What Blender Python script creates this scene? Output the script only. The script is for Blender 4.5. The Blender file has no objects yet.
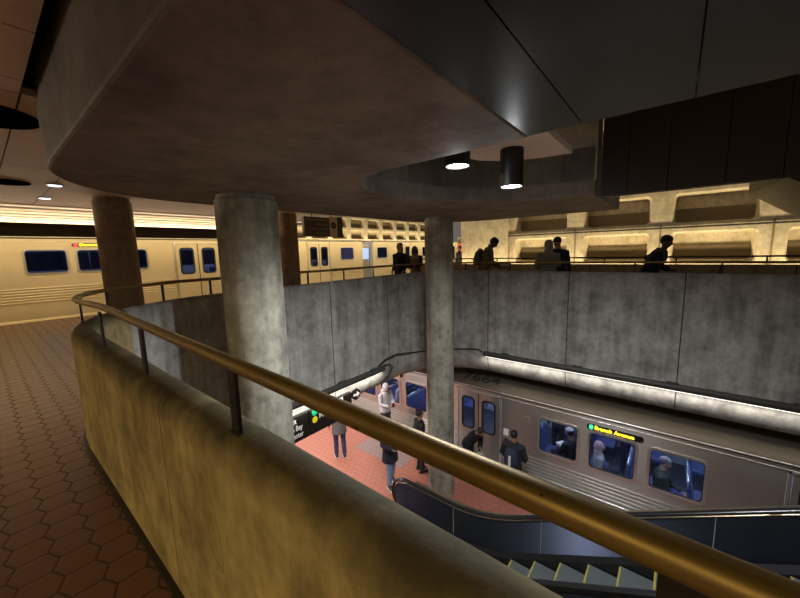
import bpy, bmesh, math, random
from mathutils import Vector, Matrix
random.seed(7)
PI = math.pi
R = math.radians
SC = bpy.context.scene
COL = SC.collection

# ------------------------------------------------------------------ camera
EYE = Vector((0, 0, 1.5))
yaw, pitch, roll, FPX = R(39.0186), R(7.862), R(-1.5048), 341.07
fw = Vector((-math.sin(yaw)*math.cos(pitch), math.cos(yaw)*math.cos(pitch), -math.sin(pitch)))
rt = Vector((math.cos(yaw), math.sin(yaw), 0)); upv = rt.cross(fw)
r2 = rt*math.cos(roll) + upv*math.sin(roll); u2 = upv*math.cos(roll) - rt*math.sin(roll)
cam = bpy.data.cameras.new('camera'); cam.sensor_fit = 'HORIZONTAL'; cam.sensor_width = 36
cam.lens = FPX/800*36; cam.clip_start = .02; cam.clip_end = 200
co = bpy.data.objects.new('camera', cam); COL.objects.link(co); SC.camera = co
M = Matrix((r2, u2, -fw)).transposed().to_4x4(); M.translation = EYE; co.matrix_world = M

# ------------------------------------------------------------------ world, exposure
w = bpy.data.worlds.new('world'); SC.world = w; w.use_nodes = True
w.node_tree.nodes['Background'].inputs[0].default_value = (1.0, .88, .74, 1)
w.node_tree.nodes['Background'].inputs[1].default_value = .125
SC.view_settings.view_transform = 'Standard'; SC.view_settings.look = 'None'
SC.view_settings.exposure = 0.1; SC.view_settings.gamma = 1.0; SC.view_settings.use_curve_mapping = False

WARM = (1.0, .80, .46); COOL = (.93, .97, 1.0); NEUT = (1.0, .93, .84); BLUE = (.6, .75, 1.0)
def area(name, loc, dirn, sx, sy, power, color, spread=PI, label=None, xdir=None):
    l = bpy.data.lights.new(name, 'AREA'); l.shape = 'RECTANGLE'; l.size = sx; l.size_y = sy
    l.energy = power; l.color = color; l.spread = spread
    o = bpy.data.objects.new(name, l); COL.objects.link(o)
    z = -Vector(dirn).normalized(); x = Vector(xdir or (1, 0, 0)); x = (x - z*x.dot(z)).normalized(); y = z.cross(x)
    m = Matrix((x, y, z)).transposed().to_4x4(); m.translation = Vector(loc); o.matrix_world = m
    return o
def spot(name, loc, dirn, power, color, ang=150, blend=.6, rad=.07):
    l = bpy.data.lights.new(name, 'SPOT'); l.energy = power; l.color = color; l.spot_size = R(ang); l.spot_blend = blend; l.shadow_soft_size = rad
    o = bpy.data.objects.new(name, l); COL.objects.link(o); o.location = loc
    o.rotation_euler = Vector(dirn).to_track_quat('-Z', 'Y').to_euler(); return o
# upper train hall: warm luminaire over the platform edge, then an added ceiling fill
area('platform_light', (-11.4, 10, 2.58), (-.75, 0, -.66), .5, 40, 620, (1.0, .77, .40), xdir=(.66, 0, -.75))
area('added_ceiling_fill', (-14.9, 6, 2.22), (.85, 0, .5), .05, 30, 950, (1, .80, .56), xdir=(0, 0, 1))  # added light hidden behind the train roof to brighten the ceiling
# coffer uplights, standing low behind the far walkway and behind the upper train
area('vault_uplight', (0, 13.25, .1), (0, .35, .94), 17, .25, 430, WARM)
area('vault_uplight', (-25.2, 25, 2.0), (-.4, 0, .92), .3, 42, 1100, WARM, xdir=(1, 0, 0))
# strips under the dark housings, washing the coves
area('cove_light', (-.4, 7.56, -1.16), (0, .75, -.66), 6.4, .05, 12, NEUT, spread=R(120))
area('cove_light', (-4.86, 3.3, -1.16), (-.75, 0, -.66), .05, 4.3, 12, NEUT, spread=R(120), xdir=(1, 0, 0))
# lower platform soffit panels
area('soffit_light', (-7.2, 4.6, -1.66), (0, 0, -1), 2.0, 4.5, 145, (1, .93, .88))
area('soffit_light', (-10.5, 6.4, -1.66), (0, 0, -1), 3, 2.4, 100, (1, .93, .88))
# unseen lights added out of view to warm the near parapet
area('added_walkway_fill', (-.7, -2.7, 2.62), (0, .6, -1), 1.0, 1.0, 36, (1, .72, .30), spread=R(100))
area('added_walkway_fill', (1.2, -2.4, 2.62), (-.15, .6, -1), 1.0, 1.0, 30, (1, .72, .30), spread=R(100))
area('added_walkway_fill', (-4.6, -3.0, 2.62), (0, .6, -1), 1.0, 1.0, 52, (1, .74, .34), spread=R(100))
spot('can_light_lamp', (-1.26, 3.27, 2.06), (0, 0, -1), 400, COOL, 165, .7)
spot('can_light_lamp', (-1.47, 2.62, 2.17), (0, 0, -1), 330, COOL, 165, .7)
for p, e in (((-1.26, 3.27, 2.055), 9), ((-1.47, 2.62, 2.165), 4)):
    l = bpy.data.lights.new('can_glow', 'POINT'); l.energy = e; l.color = COOL; l.shadow_soft_size = .03
    o = bpy.data.objects.new('can_glow', l); COL.objects.link(o); o.location = p

# ------------------------------------------------------------------ materials
def lin(c): return tuple(((x+.055)/1.055)**2.4 if x > .04045 else x/12.92 for x in c)
def rgb(*c): return lin([x/255 for x in c])
class NT:
    def __init__(s, name):
        s.m = bpy.data.materials.new(name); s.m.use_nodes = True; s.t = s.m.node_tree; s.n = s.t.nodes; s.b = s.n['Principled BSDF']
        s.out = s.n['Material Output']; s.tc = s.n.new('ShaderNodeTexCoord')
    def node(s, ty, **k):
        n = s.n.new(ty)
        for a, v in k.items(): setattr(n, a, v)
        return n
    def link(s, a, b): s.t.links.new(a, b)
    def math(s, op, a, b=None, c=None):
        n = s.node('ShaderNodeMath', operation=op)
        for i, v in enumerate((a, b, c)):
            if v is None: continue
            if isinstance(v, (int, float)): n.inputs[i].default_value = v
            else: s.link(v, n.inputs[i])
        return n.outputs[0]
    def noise(s, scale, stretch=(1, 1, 1), detail=4, rough=.55):
        mp = s.node('ShaderNodeMapping'); mp.inputs['Scale'].default_value = stretch; s.link(s.tc.outputs['Object'], mp.inputs[0])
        n = s.node('ShaderNodeTexNoise'); n.inputs['Scale'].default_value = scale; n.inputs['Detail'].default_value = detail; n.inputs['Roughness'].default_value = rough
        s.link(mp.outputs[0], n.inputs['Vector']); return n.outputs['Fac']
    def ramp(s, fac, stops):
        r = s.node('ShaderNodeValToRGB'); e = r.color_ramp.elements
        while len(e) < len(stops): e.new(.5)
        for el, (p, c) in zip(e, stops): el.position = p; el.color = (*c, 1)
        s.link(fac, r.inputs[0]); return r.outputs[0]
    def mix(s, fac, a, b, mode='MIX'):
        n = s.node('ShaderNodeMix', data_type='RGBA', blend_type=mode)
        for i, v in ((0, fac), (6, a), (7, b)):
            if isinstance(v, (int, float)): n.inputs[i].default_value = v
            elif isinstance(v, tuple): n.inputs[i].default_value = (*v, 1)
            else: s.link(v, n.inputs[i])
        return n.outputs[2]
    def bump(s, h, strength=.3, dist=.01):
        b = s.node('ShaderNodeBump'); b.inputs['Strength'].default_value = strength; b.inputs['Distance'].default_value = dist
        s.link(h, b.inputs['Height']); s.link(b.outputs[0], s.b.inputs['Normal'])
    def sep(s):
        x = s.node('ShaderNodeSeparateXYZ'); s.link(s.tc.outputs['Object'], x.inputs[0]); return x.outputs
def plain(name, col, rough=.6, metal=0, aniso=0, coat=0, var=.12, scale=8, spec=.5):
    t = NT(name); b = t.b
    if var:
        c = t.mix(t.noise(scale), tuple(x*(1-var) for x in col), tuple(min(1, x*(1+var)) for x in col)); t.link(c, b.inputs['Base Color'])
    else: b.inputs['Base Color'].default_value = (*col, 1)
    b.inputs['Roughness'].default_value = rough; b.inputs['Metallic'].default_value = metal; b.inputs['Anisotropic'].default_value = aniso
    b.inputs['Coat Weight'].default_value = coat; b.inputs['Specular IOR Level'].default_value = spec
    return t.m
def emit(name, col, st):
    t = NT(name); t.b.inputs['Base Color'].default_value = (*[x*.5 for x in col], 1); t.b.inputs['Emission Color'].default_value = (*col, 1); t.b.inputs['Emission Strength'].default_value = st
    return t.m
def concrete(name, col, contrast=.35, seams=None, streak=.25, rough=.85, blotch=2.2, rings=None):
    t = NT(name); n1 = t.noise(blotch, detail=6, rough=.62); n2 = t.noise(1.6, (3.2, 3.2, .35), 5, .65); n3 = t.noise(38, detail=3)
    dk = tuple(x*(1-contrast) for x in col); lt = tuple(min(1, x*(1+contrast*.6)) for x in col)
    c = t.ramp(n1, [(.36, dk), (.5, col), (.62, lt)])
    c = t.mix(streak, c, t.ramp(n2, [(.40, dk), (.60, lt)]))
    n4 = t.noise(blotch*4.3, (1, 1, .8), 8, .72); c = t.mix(.55, c, t.ramp(n4, [(.38, tuple(.62 for x in col)), (.5, (.93, .93, .93)), (.60, (1.12, 1.12, 1.12))]), 'MULTIPLY')
    sp = t.ramp(t.noise(60, detail=2), [(.27, tuple(x*.45 for x in col)), (.34, (1, 1, 1))])
    c = t.mix(.35, c, sp, 'MULTIPLY')
    h = t.math('ADD', t.math('MULTIPLY', n3, .5), n1)
    if seams:
        xyz = t.sep(); ax, lst, wd = seams; m = None
        for s in lst:
            d = t.math('LESS_THAN', t.math('ABSOLUTE', t.math('SUBTRACT', xyz[ax], s)), wd)
            m = d if m is None else t.math('MAXIMUM', m, d)
        c = t.mix(m, c, tuple(x*.16 for x in col)); h = t.math('SUBTRACT', h, t.math('MULTIPLY', m, 2))
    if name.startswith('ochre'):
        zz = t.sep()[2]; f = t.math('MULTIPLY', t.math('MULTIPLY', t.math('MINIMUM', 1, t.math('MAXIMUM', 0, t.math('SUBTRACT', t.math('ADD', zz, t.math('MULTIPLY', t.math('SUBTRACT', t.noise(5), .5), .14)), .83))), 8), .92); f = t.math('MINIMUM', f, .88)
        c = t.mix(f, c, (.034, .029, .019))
    if rings:   # old water marks: an elongated closed outline and filled smudge on the wall face
        xyz = t.sep()
        for (cx, cz, a, bb, tilt, fill) in rings:
            dx = t.math('SUBTRACT', xyz[0], cx); dz = t.math('SUBTRACT', xyz[2], cz)
            dx = t.math('ADD', dx, t.math('MULTIPLY', dz, tilt)); dx = t.math('ADD', dx, t.math('MULTIPLY', t.math('SUBTRACT', t.noise(9), .5), .05))
            rr = t.math('SQRT', t.math('ADD', t.math('POWER', t.math('ABSOLUTE', t.math('DIVIDE', dx, a)), 2), t.math('POWER', t.math('ABSOLUTE', t.math('DIVIDE', dz, bb)), 2)))
            f = t.math('MULTIPLY', t.math('LESS_THAN', rr, 1), t.math('ADD', fill, t.math('MULTIPLY', t.math('GREATER_THAN', rr, .85), .25)))
            c = t.mix(f, c, tuple(x*.35 for x in col))
    t.link(c, t.b.inputs['Base Color']); t.b.inputs['Roughness'].default_value = rough; t.b.inputs['Specular IOR Level'].default_value = .08 if name.startswith('ochre') else .35
    t.bump(h, .35, .012); return t.m
def hexfloor(name, c1, c2, grout, a=.084, b=.091, cc=.056, rough=.5, g=.94, wet=.0):
    t = NT(name); xyz = t.sep(); k = (b-cc)/a
    def cell(ox, oy):
        X = t.math('SUBTRACT', t.math('FLOORED_MODULO', t.math('ADD', xyz[0], 50*2*a+ox), 2*a), a)
        Y = t.math('SUBTRACT', t.math('FLOORED_MODULO', t.math('ADD', xyz[1], 50*2*(b+cc)+oy), 2*(b+cc)), b+cc)
        ax = t.math('ABSOLUTE', X); ay = t.math('ABSOLUTE', Y)
        return t.math('MAXIMUM', t.math('DIVIDE', ax, a), t.math('DIVIDE', t.math('ADD', ay, t.math('MULTIPLY', ax, k)), b))
    d = t.math('MINIMUM', cell(0, 0), cell(a, b+cc))
    edge = t.math('GREATER_THAN', d, g)
    n = t.mix(t.noise(2.3, detail=5), c1, c2); n = t.mix(.5, n, t.mix(t.noise(11, (1, .6, 1), 3), c1, c2))
    t.link(t.mix(edge, n, grout), t.b.inputs['Base Color'])
    rr = t.math('ADD', rough-.12, t.math('MULTIPLY', t.noise(14), .25)); rr = t.math('ADD', rr, t.math('MULTIPLY', edge, .3)); t.link(rr, t.b.inputs['Roughness'])
    h = t.math('SUBTRACT', 1, t.math('POWER', t.math('MINIMUM', d, 1.15), 14)); t.bump(t.math('ADD', h, t.math('MULTIPLY', t.noise(30), .25)), .5, .004)
    return t.m
def steel(name, col, rough=.3, streak=.16, axis=(1, 1, 60), an=.8, met=.62):
    t = NT(name); n = t.noise(2.0, axis, 3); n2 = t.noise(.9, (1.4, 1, .5), 4)
    c = t.mix(n2, tuple(x*(1-streak) for x in col), tuple(min(1, x*(1+streak)) for x in col)); t.link(c, t.b.inputs['Base Color'])
    t.b.inputs['Metallic'].default_value = met; t.link(t.math('ADD', rough-.03, t.math('MULTIPLY', n, .08)), t.b.inputs['Roughness']); t.b.inputs['Anisotropic'].default_value = an; tg = t.node('ShaderNodeTangent', direction_type='RADIAL', axis='Z'); t.link(tg.outputs[0], t.b.inputs['Tangent']); t.b.inputs['Anisotropic Rotation'].default_value = .25
    t.bump(n, .03, .002); return t.m
def glass(name, tint, refl=.12, dens=.6):
    t = NT(name); t.n.remove(t.b); tr = t.node('ShaderNodeBsdfTransparent'); tr.inputs[0].default_value = (*[1-(1-x)*dens for x in tint], 1)
    gl = t.node('ShaderNodeBsdfGlossy'); gl.inputs['Roughness'].default_value = .03; gl.inputs[0].default_value = (.9, .95, 1, 1)
    mx = t.node('ShaderNodeMixShader'); lw = t.node('ShaderNodeLayerWeight'); lw.inputs[0].default_value = refl
    t.link(lw.outputs['Fresnel'], mx.inputs[0]); t.link(tr.outputs[0], mx.inputs[1]); t.link(gl.outputs[0], mx.inputs[2]); t.link(mx.outputs[0], t.out.inputs[0]); return t.m

MT = {}
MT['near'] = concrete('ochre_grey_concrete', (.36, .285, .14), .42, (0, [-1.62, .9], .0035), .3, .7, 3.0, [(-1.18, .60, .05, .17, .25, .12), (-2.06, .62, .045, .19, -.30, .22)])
MT['wall_l'] = concrete('grey_concrete_left', (.34, .33, .30), .5, (1, [2.55, 4.1, 5.72], .010), .45)
MT['wall_f'] = concrete('grey_concrete_far', (.34, .33, .305), .5, (0, [-3.49, -1.71, .15, 2.0], .010), .4)
MT['column'] = concrete('column_concrete', (.33, .31, .25), .55, None, .45, .8, 3.2)
MT['tan_column'] = concrete('tan_column_concrete', (.35, .25, .16), .3, None, .35)
MT['slab'] = concrete('slab_concrete', (.215, .19, .165), .35, None, .15, .75, 1.4)
MT['soffit'] = concrete('soffit_concrete', (.46, .43, .36), .25)
MT['vault'] = concrete('vault_concrete', (.58, .50, .36), .22, None, .25, .9, 2.6)
MT['tanceil'] = plain('tan_ceiling_panel', (.70, .51, .36), .7, var=.1, scale=1.5)
MT['floor'] = hexfloor('brown_hexagon_paver', (.078, .036, .024), (.135, .063, .042), (.022, .011, .007), rough=.34)
MT['lowfloor'] = hexfloor('terracotta_hexagon_paver', (.38, .125, .08), (.50, .19, .125), (.28, .09, .06), rough=.5, g=.95)
MT['granite'] = plain('pale_granite', (.36, .34, .32), .55, var=.25, scale=60)
MT['granite_up'] = plain('tan_granite_edge', (.50, .42, .30), .6, var=.2, scale=60)
MT['brass'] = None
t = NT('worn_brass'); n = t.noise(3, (1, 14, 14), 4); c = t.ramp(n, [(.3, (.15, .10, .03)), (.55, (.25, .17, .055)), (.8, (.36, .26, .10))])
dots = t.noise(45, detail=1); c = t.mix(t.math('LESS_THAN', dots, .22), c, (.05, .03, .015))
t.link(c, t.b.inputs['Base Color']); t.b.inputs['Metallic'].default_value = .6; t.b.inputs['Roughness'].default_value = .42; MT['brass'] = t.m
MT['bronze'] = plain('dark_bronze', (.10, .075, .05), .35, .8)
MT['black'] = plain('black_metal', (.018, .016, .015), .45, .3)
MT['blackgloss'] = plain('dark_glossy_panel', (.011, .013, .017), .27, .3, var=.2, scale=1.2)
MT['brownpanel'] = plain('dark_brown_panel', (.030, .019, .012), .5, .2, var=.2, scale=1.2)
MT['pipe'] = plain('dark_housing', (.045, .042, .038), .55)
MT['cable'] = plain('black_cable', (.02, .02, .02), .6)
MT['rubber'] = plain('black_rubber', (.012, .012, .013), .28, spec=.6)
MT['escpanel'] = steel('dark_brushed_steel', (.12, .14, .21), .44, .2, (60, 1, 1), 1.0, .95)
MT['esctrim'] = plain('bronze_trim', (.36, .27, .18), .3, .8)
MT['step'] = plain('ribbed_step_metal', (.13, .145, .145), .5, .3)
MT['yellow'] = plain('yellow_line', (.38, .32, .06), .6)
MT['steel_low'] = steel('train_steel', (.56, .53, .49), .33, .14, (14, 1, 1), .9, .85)
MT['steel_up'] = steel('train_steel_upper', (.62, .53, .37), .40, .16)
MT['trainroof'] = plain('train_roof_grey', (.11, .088, .062), .55, .4, var=.18, scale=3)
MT['frame'] = plain('bright_steel_frame', (.74, .72, .68), .28, .8)
MT['gasket'] = plain('black_gasket', (.01, .01, .01), .6)
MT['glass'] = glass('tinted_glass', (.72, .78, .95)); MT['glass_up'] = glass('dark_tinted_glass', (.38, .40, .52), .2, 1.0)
MT['seat'] = plain('blue_vinyl_seat', (.06, .085, .22), .45)
MT['inner'] = plain('train_interior_grey', (.42, .46, .55), .5)
MT['innerdark'] = plain('train_interior_floor', (.05, .055, .08), .5)
MT['chrome'] = plain('chrome_pole', (.75, .78, .82), .18, .9)
MT['darkglass'] = plain('dark_train_window', (.012, .016, .035), .1, 0)
MT['strip'] = emit('interior_strip_lamp', (.80, .88, 1.0), 7)
MT['amber'] = emit('amber_letters', (1.0, .72, .03), 3.2)
MT['green'] = emit('green_sign_dot', (.05, .8, .3), 1.6)
MT['greend'] = plain('green_disc', (.01, .62, .22), .5, var=0)
MT['yellowd'] = plain('yellow_disc', (.85, .75, .02), .5, var=0)
MT['redd'] = plain('red_disc', (.45, .03, .03), .5, var=0)
MT['orangel'] = plain('orange_disc', (.8, .36, .03), .5, var=0)
MT['redl'] = emit('red_sign_dot', (1, .03, .05), 2.2)
MT['signblack'] = plain('sign_black', (.010, .008, .007), .4, var=0)
MT['signbrown'] = plain('sign_brown', (.085, .052, .028), .5)
MT['white'] = plain('sign_white', (.85, .83, .80), .5, var=0)
MT['signgrey'] = plain('faded_sign_letters', (.42, .34, .24), .5, var=0)
MT['lamp'] = emit('lamp_lens', (.95, .98, 1.0), 28)
MT['downlight'] = emit('downlight_lens', (.9, .95, 1.0), 2.2)
MT['linear'] = emit('linear_lamp', (1.0, .78, .45), .62)
MT['tube'] = emit('cove_tube', (1.0, .95, .86), 1.8)
MT['paleboard'] = plain('pale_board', (.72, .68, .60), .7)
MT['ink'] = plain('black_paint', (.012, .012, .012), .6, var=0)
MT['tactile'] = hexfloor('grey_brown_paver', (.26, .17, .15), (.36, .25, .22), (.2, .12, .10))
MT['coffer_shade'] = plain('brown_shade_panel', (.20, .15, .085), .95, var=.2, scale=30)  # dark tone standing in for the shade inside the coffers
MT['matte'] = plain('matte_black', (.006, .005, .004), .95, spec=0)
MT['poster'] = emit('red_poster', (.9, .12, .10), .8)
MT['mezzparapet'] = concrete('brown_parapet_concrete', (.30, .22, .125), .25, (0, [-5.6, -4.38, -1.94, .83, 2.05], .012), .2)

# ------------------------------------------------------------------ mesh helpers
class MB:
    def __init__(s): s.v = []; s.f = []
    def add(s, vs, fs):
        k = len(s.v); s.v += [tuple(v) for v in vs]; s.f += [tuple(i+k for i in f) for f in fs]; return s
    def box(s, a, b):
        x0, x1 = sorted((a[0], b[0])); y0, y1 = sorted((a[1], b[1])); z0, z1 = sorted((a[2], b[2]))
        return s.add([(x0,y0,z0),(x1,y0,z0),(x1,y1,z0),(x0,y1,z0),(x0,y0,z1),(x1,y0,z1),(x1,y1,z1),(x0,y1,z1)],
              [(0,3,2,1),(4,5,6,7),(0,1,5,4),(1,2,6,5),(2,3,7,6),(3,0,4,7)])
    def rings(s, rings, cap=True, close=False):
        n = len(rings[0]); vs = [p for r in rings for p in r]; fs = []
        m = len(rings)
        for i in range(m if close else m-1):
            j = (i+1) % m
            for k in range(n): fs.append((i*n+k, i*n+(k+1)%n, j*n+(k+1)%n, j*n+k))
        if cap and not close: fs.append(tuple(range(n))[::-1]); fs.append(tuple((m-1)*n+k for k in range(n)))
        return s.add(vs, fs)
    def tube(s, pts, r, seg=12, flat=1.0, upref=(0, 0, 1), cap=True, close=False):
        P = [Vector(p) for p in pts]; n = len(P); rs = r if isinstance(r, (list, tuple)) else [r]*n; out = []; prev = None
        for i, p in enumerate(P):
            if close: d = P[(i+1) % n] - P[i-1]
            else: d = P[min(i+1, n-1)] - P[max(i-1, 0)]
            d = d.normalized() if d.length > 1e-9 else Vector((0, 0, 1))
            if prev is None:
                u = Vector(upref); u = u - d*u.dot(d)
                if u.length < .1: u = Vector((0, 1, 0)); u = u - d*u.dot(d)
            else: u = prev - d*prev.dot(d)
            u.normalize(); prev = u; v = d.cross(u)
            rr = rs[i]; ra, rb = rr if isinstance(rr, tuple) else (rr, rr*flat)
            out.append([p + v*(ra*math.cos(2*PI*k/seg)) + u*(rb*math.sin(2*PI*k/seg)) for k in range(seg)])
        return s.rings(out, cap, close)
    def ell(s, c, r, seg=14, rg=8, M=None):
        c = Vector(c); M = M or Matrix.Identity(3); out = []
        for i in range(1, rg):
            a = PI*i/rg - PI/2
            out.append([c + M @ Vector((r[0]*math.cos(a)*math.cos(2*PI*k/seg), r[1]*math.cos(a)*math.sin(2*PI*k/seg), r[2]*math.sin(a))) for k in range(seg)])
        k0 = len(s.v); s.rings(out, False); n = len(out)*seg
        s.v += [tuple(c + M @ Vector((0, 0, -r[2]))), tuple(c + M @ Vector((0, 0, r[2])))]
        for k in range(seg):
            s.f.append((k0+(k+1)%seg, k0+k, k0+n)); s.f.append((k0+n-seg+k, k0+n-seg+(k+1)%seg, k0+n+1))
        return s
    def prism(s, poly, z0, z1):
        n = len(poly); return s.rings([[(x, y, z0) for x, y in poly], [(x, y, z1) for x, y in poly]])
    def prismY(s, poly, y0, y1):   # polygon in XZ extruded along Y
        return s.rings([[(x, y0, z) for x, z in poly], [(x, y1, z) for x, z in poly]])
    def sweep(s, path, prof, cap=True):   # path [(p, n)] plan point and outward normal; prof [(offset, z)] closed
        return s.rings([[(p[0]+n[0]*o, p[1]+n[1]*o, z) for o, z in prof] for p, n in path], cap)
def obj(name, mb, mat, parent=None, smooth=None, bevel=0, recalc=True):
    me = bpy.data.meshes.new(name); me.from_pydata(mb.v, [], mb.f)
    if recalc:
        bm = bmesh.new(); bm.from_mesh(me); bmesh.ops.recalc_face_normals(bm, faces=bm.faces); bm.to_mesh(me); bm.free()
    if mat: me.materials.append(mat)
    if smooth is not None:
        for p in me.polygons: p.use_smooth = True
        me.set_sharp_from_angle(angle=R(smooth))
    o = bpy.data.objects.new(name, me); COL.objects.link(o)
    if parent: o.parent = parent
    if bevel:
        b = o.modifiers.new('bevel', 'BEVEL'); b.width = bevel; b.segments = 2; b.limit_method = 'ANGLE'
    return o
def tag(o, label=None, cat=None, group=None, kind=None):
    if label: o['label'] = label
    if cat: o['category'] = cat
    if group: o['group'] = group
    if kind: o['kind'] = kind
    return o
def thing(name, label, cat, loc=(0, 0, 0), rz=0, group=None):
    o = bpy.data.objects.new(name, None); COL.objects.link(o); o.location = loc; o.rotation_euler = (0, 0, rz); o.empty_display_size = .1
    return tag(o, label, cat, group)
def struct(name, mb, mat, **k): return tag(obj(name, mb, mat, **k), kind='structure')
def letters(name, body, size, mat, parent, loc, xd, yd, align='LEFT', depth=.002, sx=1.0):
    c = bpy.data.curves.new(name, 'FONT'); c.body = body; c.size = size; c.extrude = depth; c.align_x = align; c.align_y = 'CENTER'; c.resolution_u = 3; c.offset = size*.012
    c.materials.append(mat); o = bpy.data.objects.new(name, c); COL.objects.link(o)
    if parent: o.parent = parent
    x = Vector(xd).normalized(); y = Vector(yd).normalized(); z = x.cross(y)
    dg = bpy.context.evaluated_depsgraph_get(); me = bpy.data.meshes.new_from_object(o.evaluated_get(dg)); bpy.data.objects.remove(o)
    o = bpy.data.objects.new(name, me); COL.objects.link(o)
    if parent: o.parent = parent
    m = Matrix((x*sx, y, z)).transposed().to_4x4(); m.translation = Vector(loc); o.matrix_local = m
    return o
def arcpts(cx, cy, r, a0, a1, n): return [(cx+r*math.cos(a0+(a1-a0)*i/n), cy+r*math.sin(a0+(a1-a0)*i/n)) for i in range(n+1)]
def copy_tree(o, parent=None):
    c = o.copy(); COL.objects.link(c)
    if parent: c.parent = parent
    for ch in list(o.children): copy_tree(ch, c)
    return c

# ------------------------------------------------------------------ setting: well walls
LOW = -4.15
XR = 4.2
R1, R2 = 1.45, 1.5       # inner radii of near-left and far-left corner
ccx, ccy = -5+R1, .56+R1
near_path = [((x, .56), (0, -1)) for x in (XR, 2.5, 1, 0, -1, -2, -3)] + [((p[0], p[1]), (math.cos(a), math.sin(a))) for p, a in
    [((ccx+R1*math.cos(a), ccy+R1*math.sin(a)), a) for a in [(-PI/2 - PI/4*i/6) for i in range(7)]]]
left_path = [((ccx+R1*math.cos(a), ccy+R1*math.sin(a)), (math.cos(a), math.sin(a))) for a in [(-3*PI/4 - PI/4*i/6) for i in range(7)]]
left_path += [((-5, y), (-1, 0)) for y in (2.6, 3.5, 4.5, 5.5)]
fcx, fcy = -5+R2, 7.7-R2
left_path += [((fcx+R2*math.cos(a), fcy+R2*math.sin(a)), (math.cos(a), math.sin(a))) for a in [(PI - PI/4*i/6) for i in range(7)]]
far_path = [((fcx+R2*math.cos(a), fcy+R2*math.sin(a)), (math.cos(a), math.sin(a))) for a in [(3*PI/4 - PI/4*i/6) for i in range(7)]]
far_path += [((x, 7.7), (0, 1)) for x in (-2.5, -1, 0, 1, 2.5, XR)]
def wprof(top, t=.16):
    r = .08
    pr = [(t, -.25), (t, top-r)] + [(t-r+r*math.cos(a), top-r+r*math.sin(a)) for a in [PI/2*i/5 for i in range(1, 5)]]
    pr += [(r-r*math.sin(a), top-r+r*math.cos(a)) for a in [PI/2*i/5 for i in range(0, 5)]] + [(0, top-r), (0, -1.12)]
    pr += [(.0+.40*(1-math.cos(a)), -1.12-.5*math.sin(a)) for a in [PI/2*i/8 for i in range(1, 9)]]
    pr += [(.75, -1.62), (.75, -1.3), (.6, -.25)]
    return pr
def wall_ring(name, path, mat, top0, top1):
    mb = MB(); n = len(path); rings = []
    for i, (p, nn) in enumerate(path):
        tp = top0 + (top1-top0)*(i/(n-1)); rings.append([(p[0]+nn[0]*o, p[1]+nn[1]*o, z) for o, z in wprof(tp)])
    mb.rings(rings); return struct(name, mb, mat, smooth=35)
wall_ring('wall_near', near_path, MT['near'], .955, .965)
wall_ring('wall_left', left_path, MT['wall_l'], .965, 1.0)
wall_ring('wall_far', far_path, MT['wall_f'], 1.0, 1.0)
# black base strip along the foot of the near parapet
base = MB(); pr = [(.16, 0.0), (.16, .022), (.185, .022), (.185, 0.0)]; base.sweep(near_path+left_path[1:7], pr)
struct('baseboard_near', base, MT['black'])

# upper floor: one C-shaped slab around the well
ring = [(p[0]+n[0]*.05, p[1]+n[1]*.05) for p, n in near_path + left_path[1:] + far_path[1:]]
flo = [(XR, -4), (-13.0, -4), (-13.0, 30), (-8.3, 30), (-8.3, 11.25), (XR, 11.25)] + ring[::-1]
struct('floor', MB().prism(flo, -.2, 0), MT['floor'])
g = MB().box((-13.02, -4, -.6), (-12.45, 30, .006)); struct('trim_1', g, MT['granite_up'])
# upper trackbed and the side platform far behind
struct('trim_2', MB().box((-26.6, -6, -1.35), (-13.02, 45, -1.2)), MT['black'])
struct('trim_3', MB().box((-8.3, 11.25, -1.3), (-8.1, 30, 0)), MT['mezzparapet'])
# lower soffit above the lower platform and track
sof = [(-5.6, -2), (-26, -2), (-26, 14.5), (XR, 14.5), (XR, 8.3), (-3.5, 8.3), (-4.9, 7.7), (-5.6, 6.3)]
struct('trim_4', MB().prism(sof, -1.62, -1.45), MT['soffit'])
# lower floor
struct('floor_lower', MB().box((-26, -2, LOW-.2), (4.2, 7.25, LOW)), MT['lowfloor'])
struct('trim_5', MB().box((-26, 7.25, LOW-.2), (4.2, 7.84, LOW+.004)), MT['granite'])
struct('trim_6', MB().box((-26, 7.84, LOW-1.2), (4.2, 14.5, LOW-1.0)), MT['black'])
struct('wall_lower', MB().box((-26, -2.2, LOW-.2), (4.2, -2.0, -1.6)), MT['soffit'])
struct('wall_track', MB().box((-26, 12.2, LOW-1.2), (4.2, 12.4, -1.6)), MT['soffit'])
# granite patch lying in the red pavers
struct('trim_7', MB().box((-7.0, 6.35, LOW), (-5.3, 7.25, LOW+.003)), MT['tactile'])

# ------------------------------------------------------------------ ceiling with seams
cells = []
cx_ = [-15.2, -13.1, -11.2, -9.6, -8.1, -6.26, -5.3, -3.6, -3.34, -2.62, -1.2, .4, 2.2, 4.2]
cy_ = [-4, -2.6, -1.2, .345, .9, 2.2, 3.6, 5.0, 6.3, 7.5]
mb = MB()
for i in range(len(cx_)-1):
    for j in range(len(cy_)-1):
        if cx_[i] >= -3.7 and cy_[j] >= .3: continue
        mb.box((cx_[i]+.006, cy_[j]+.006, 2.65), (cx_[i+1]-.006, cy_[j+1]-.006, 2.70))
struct('ceiling', mb, MT['tanceil'])
struct('trim_8', MB().box((-15.3, -4, 2.70), (-4.9, 7.55, 2.85)).box((-4.9, .3, 2.71), (-3.6, 1.2, 2.8)).box((-5, -4, 2.70), (4.2, .335, 2.85)).box((-5.2, -4, 2.9), (4.2, .6, 2.95)), MT['black'])
struct('trim_9', MB().box((-15.5, -6, 2.28), (-15.2, 7.5, 2.85)), MT['matte'])
mb = MB()
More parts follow.
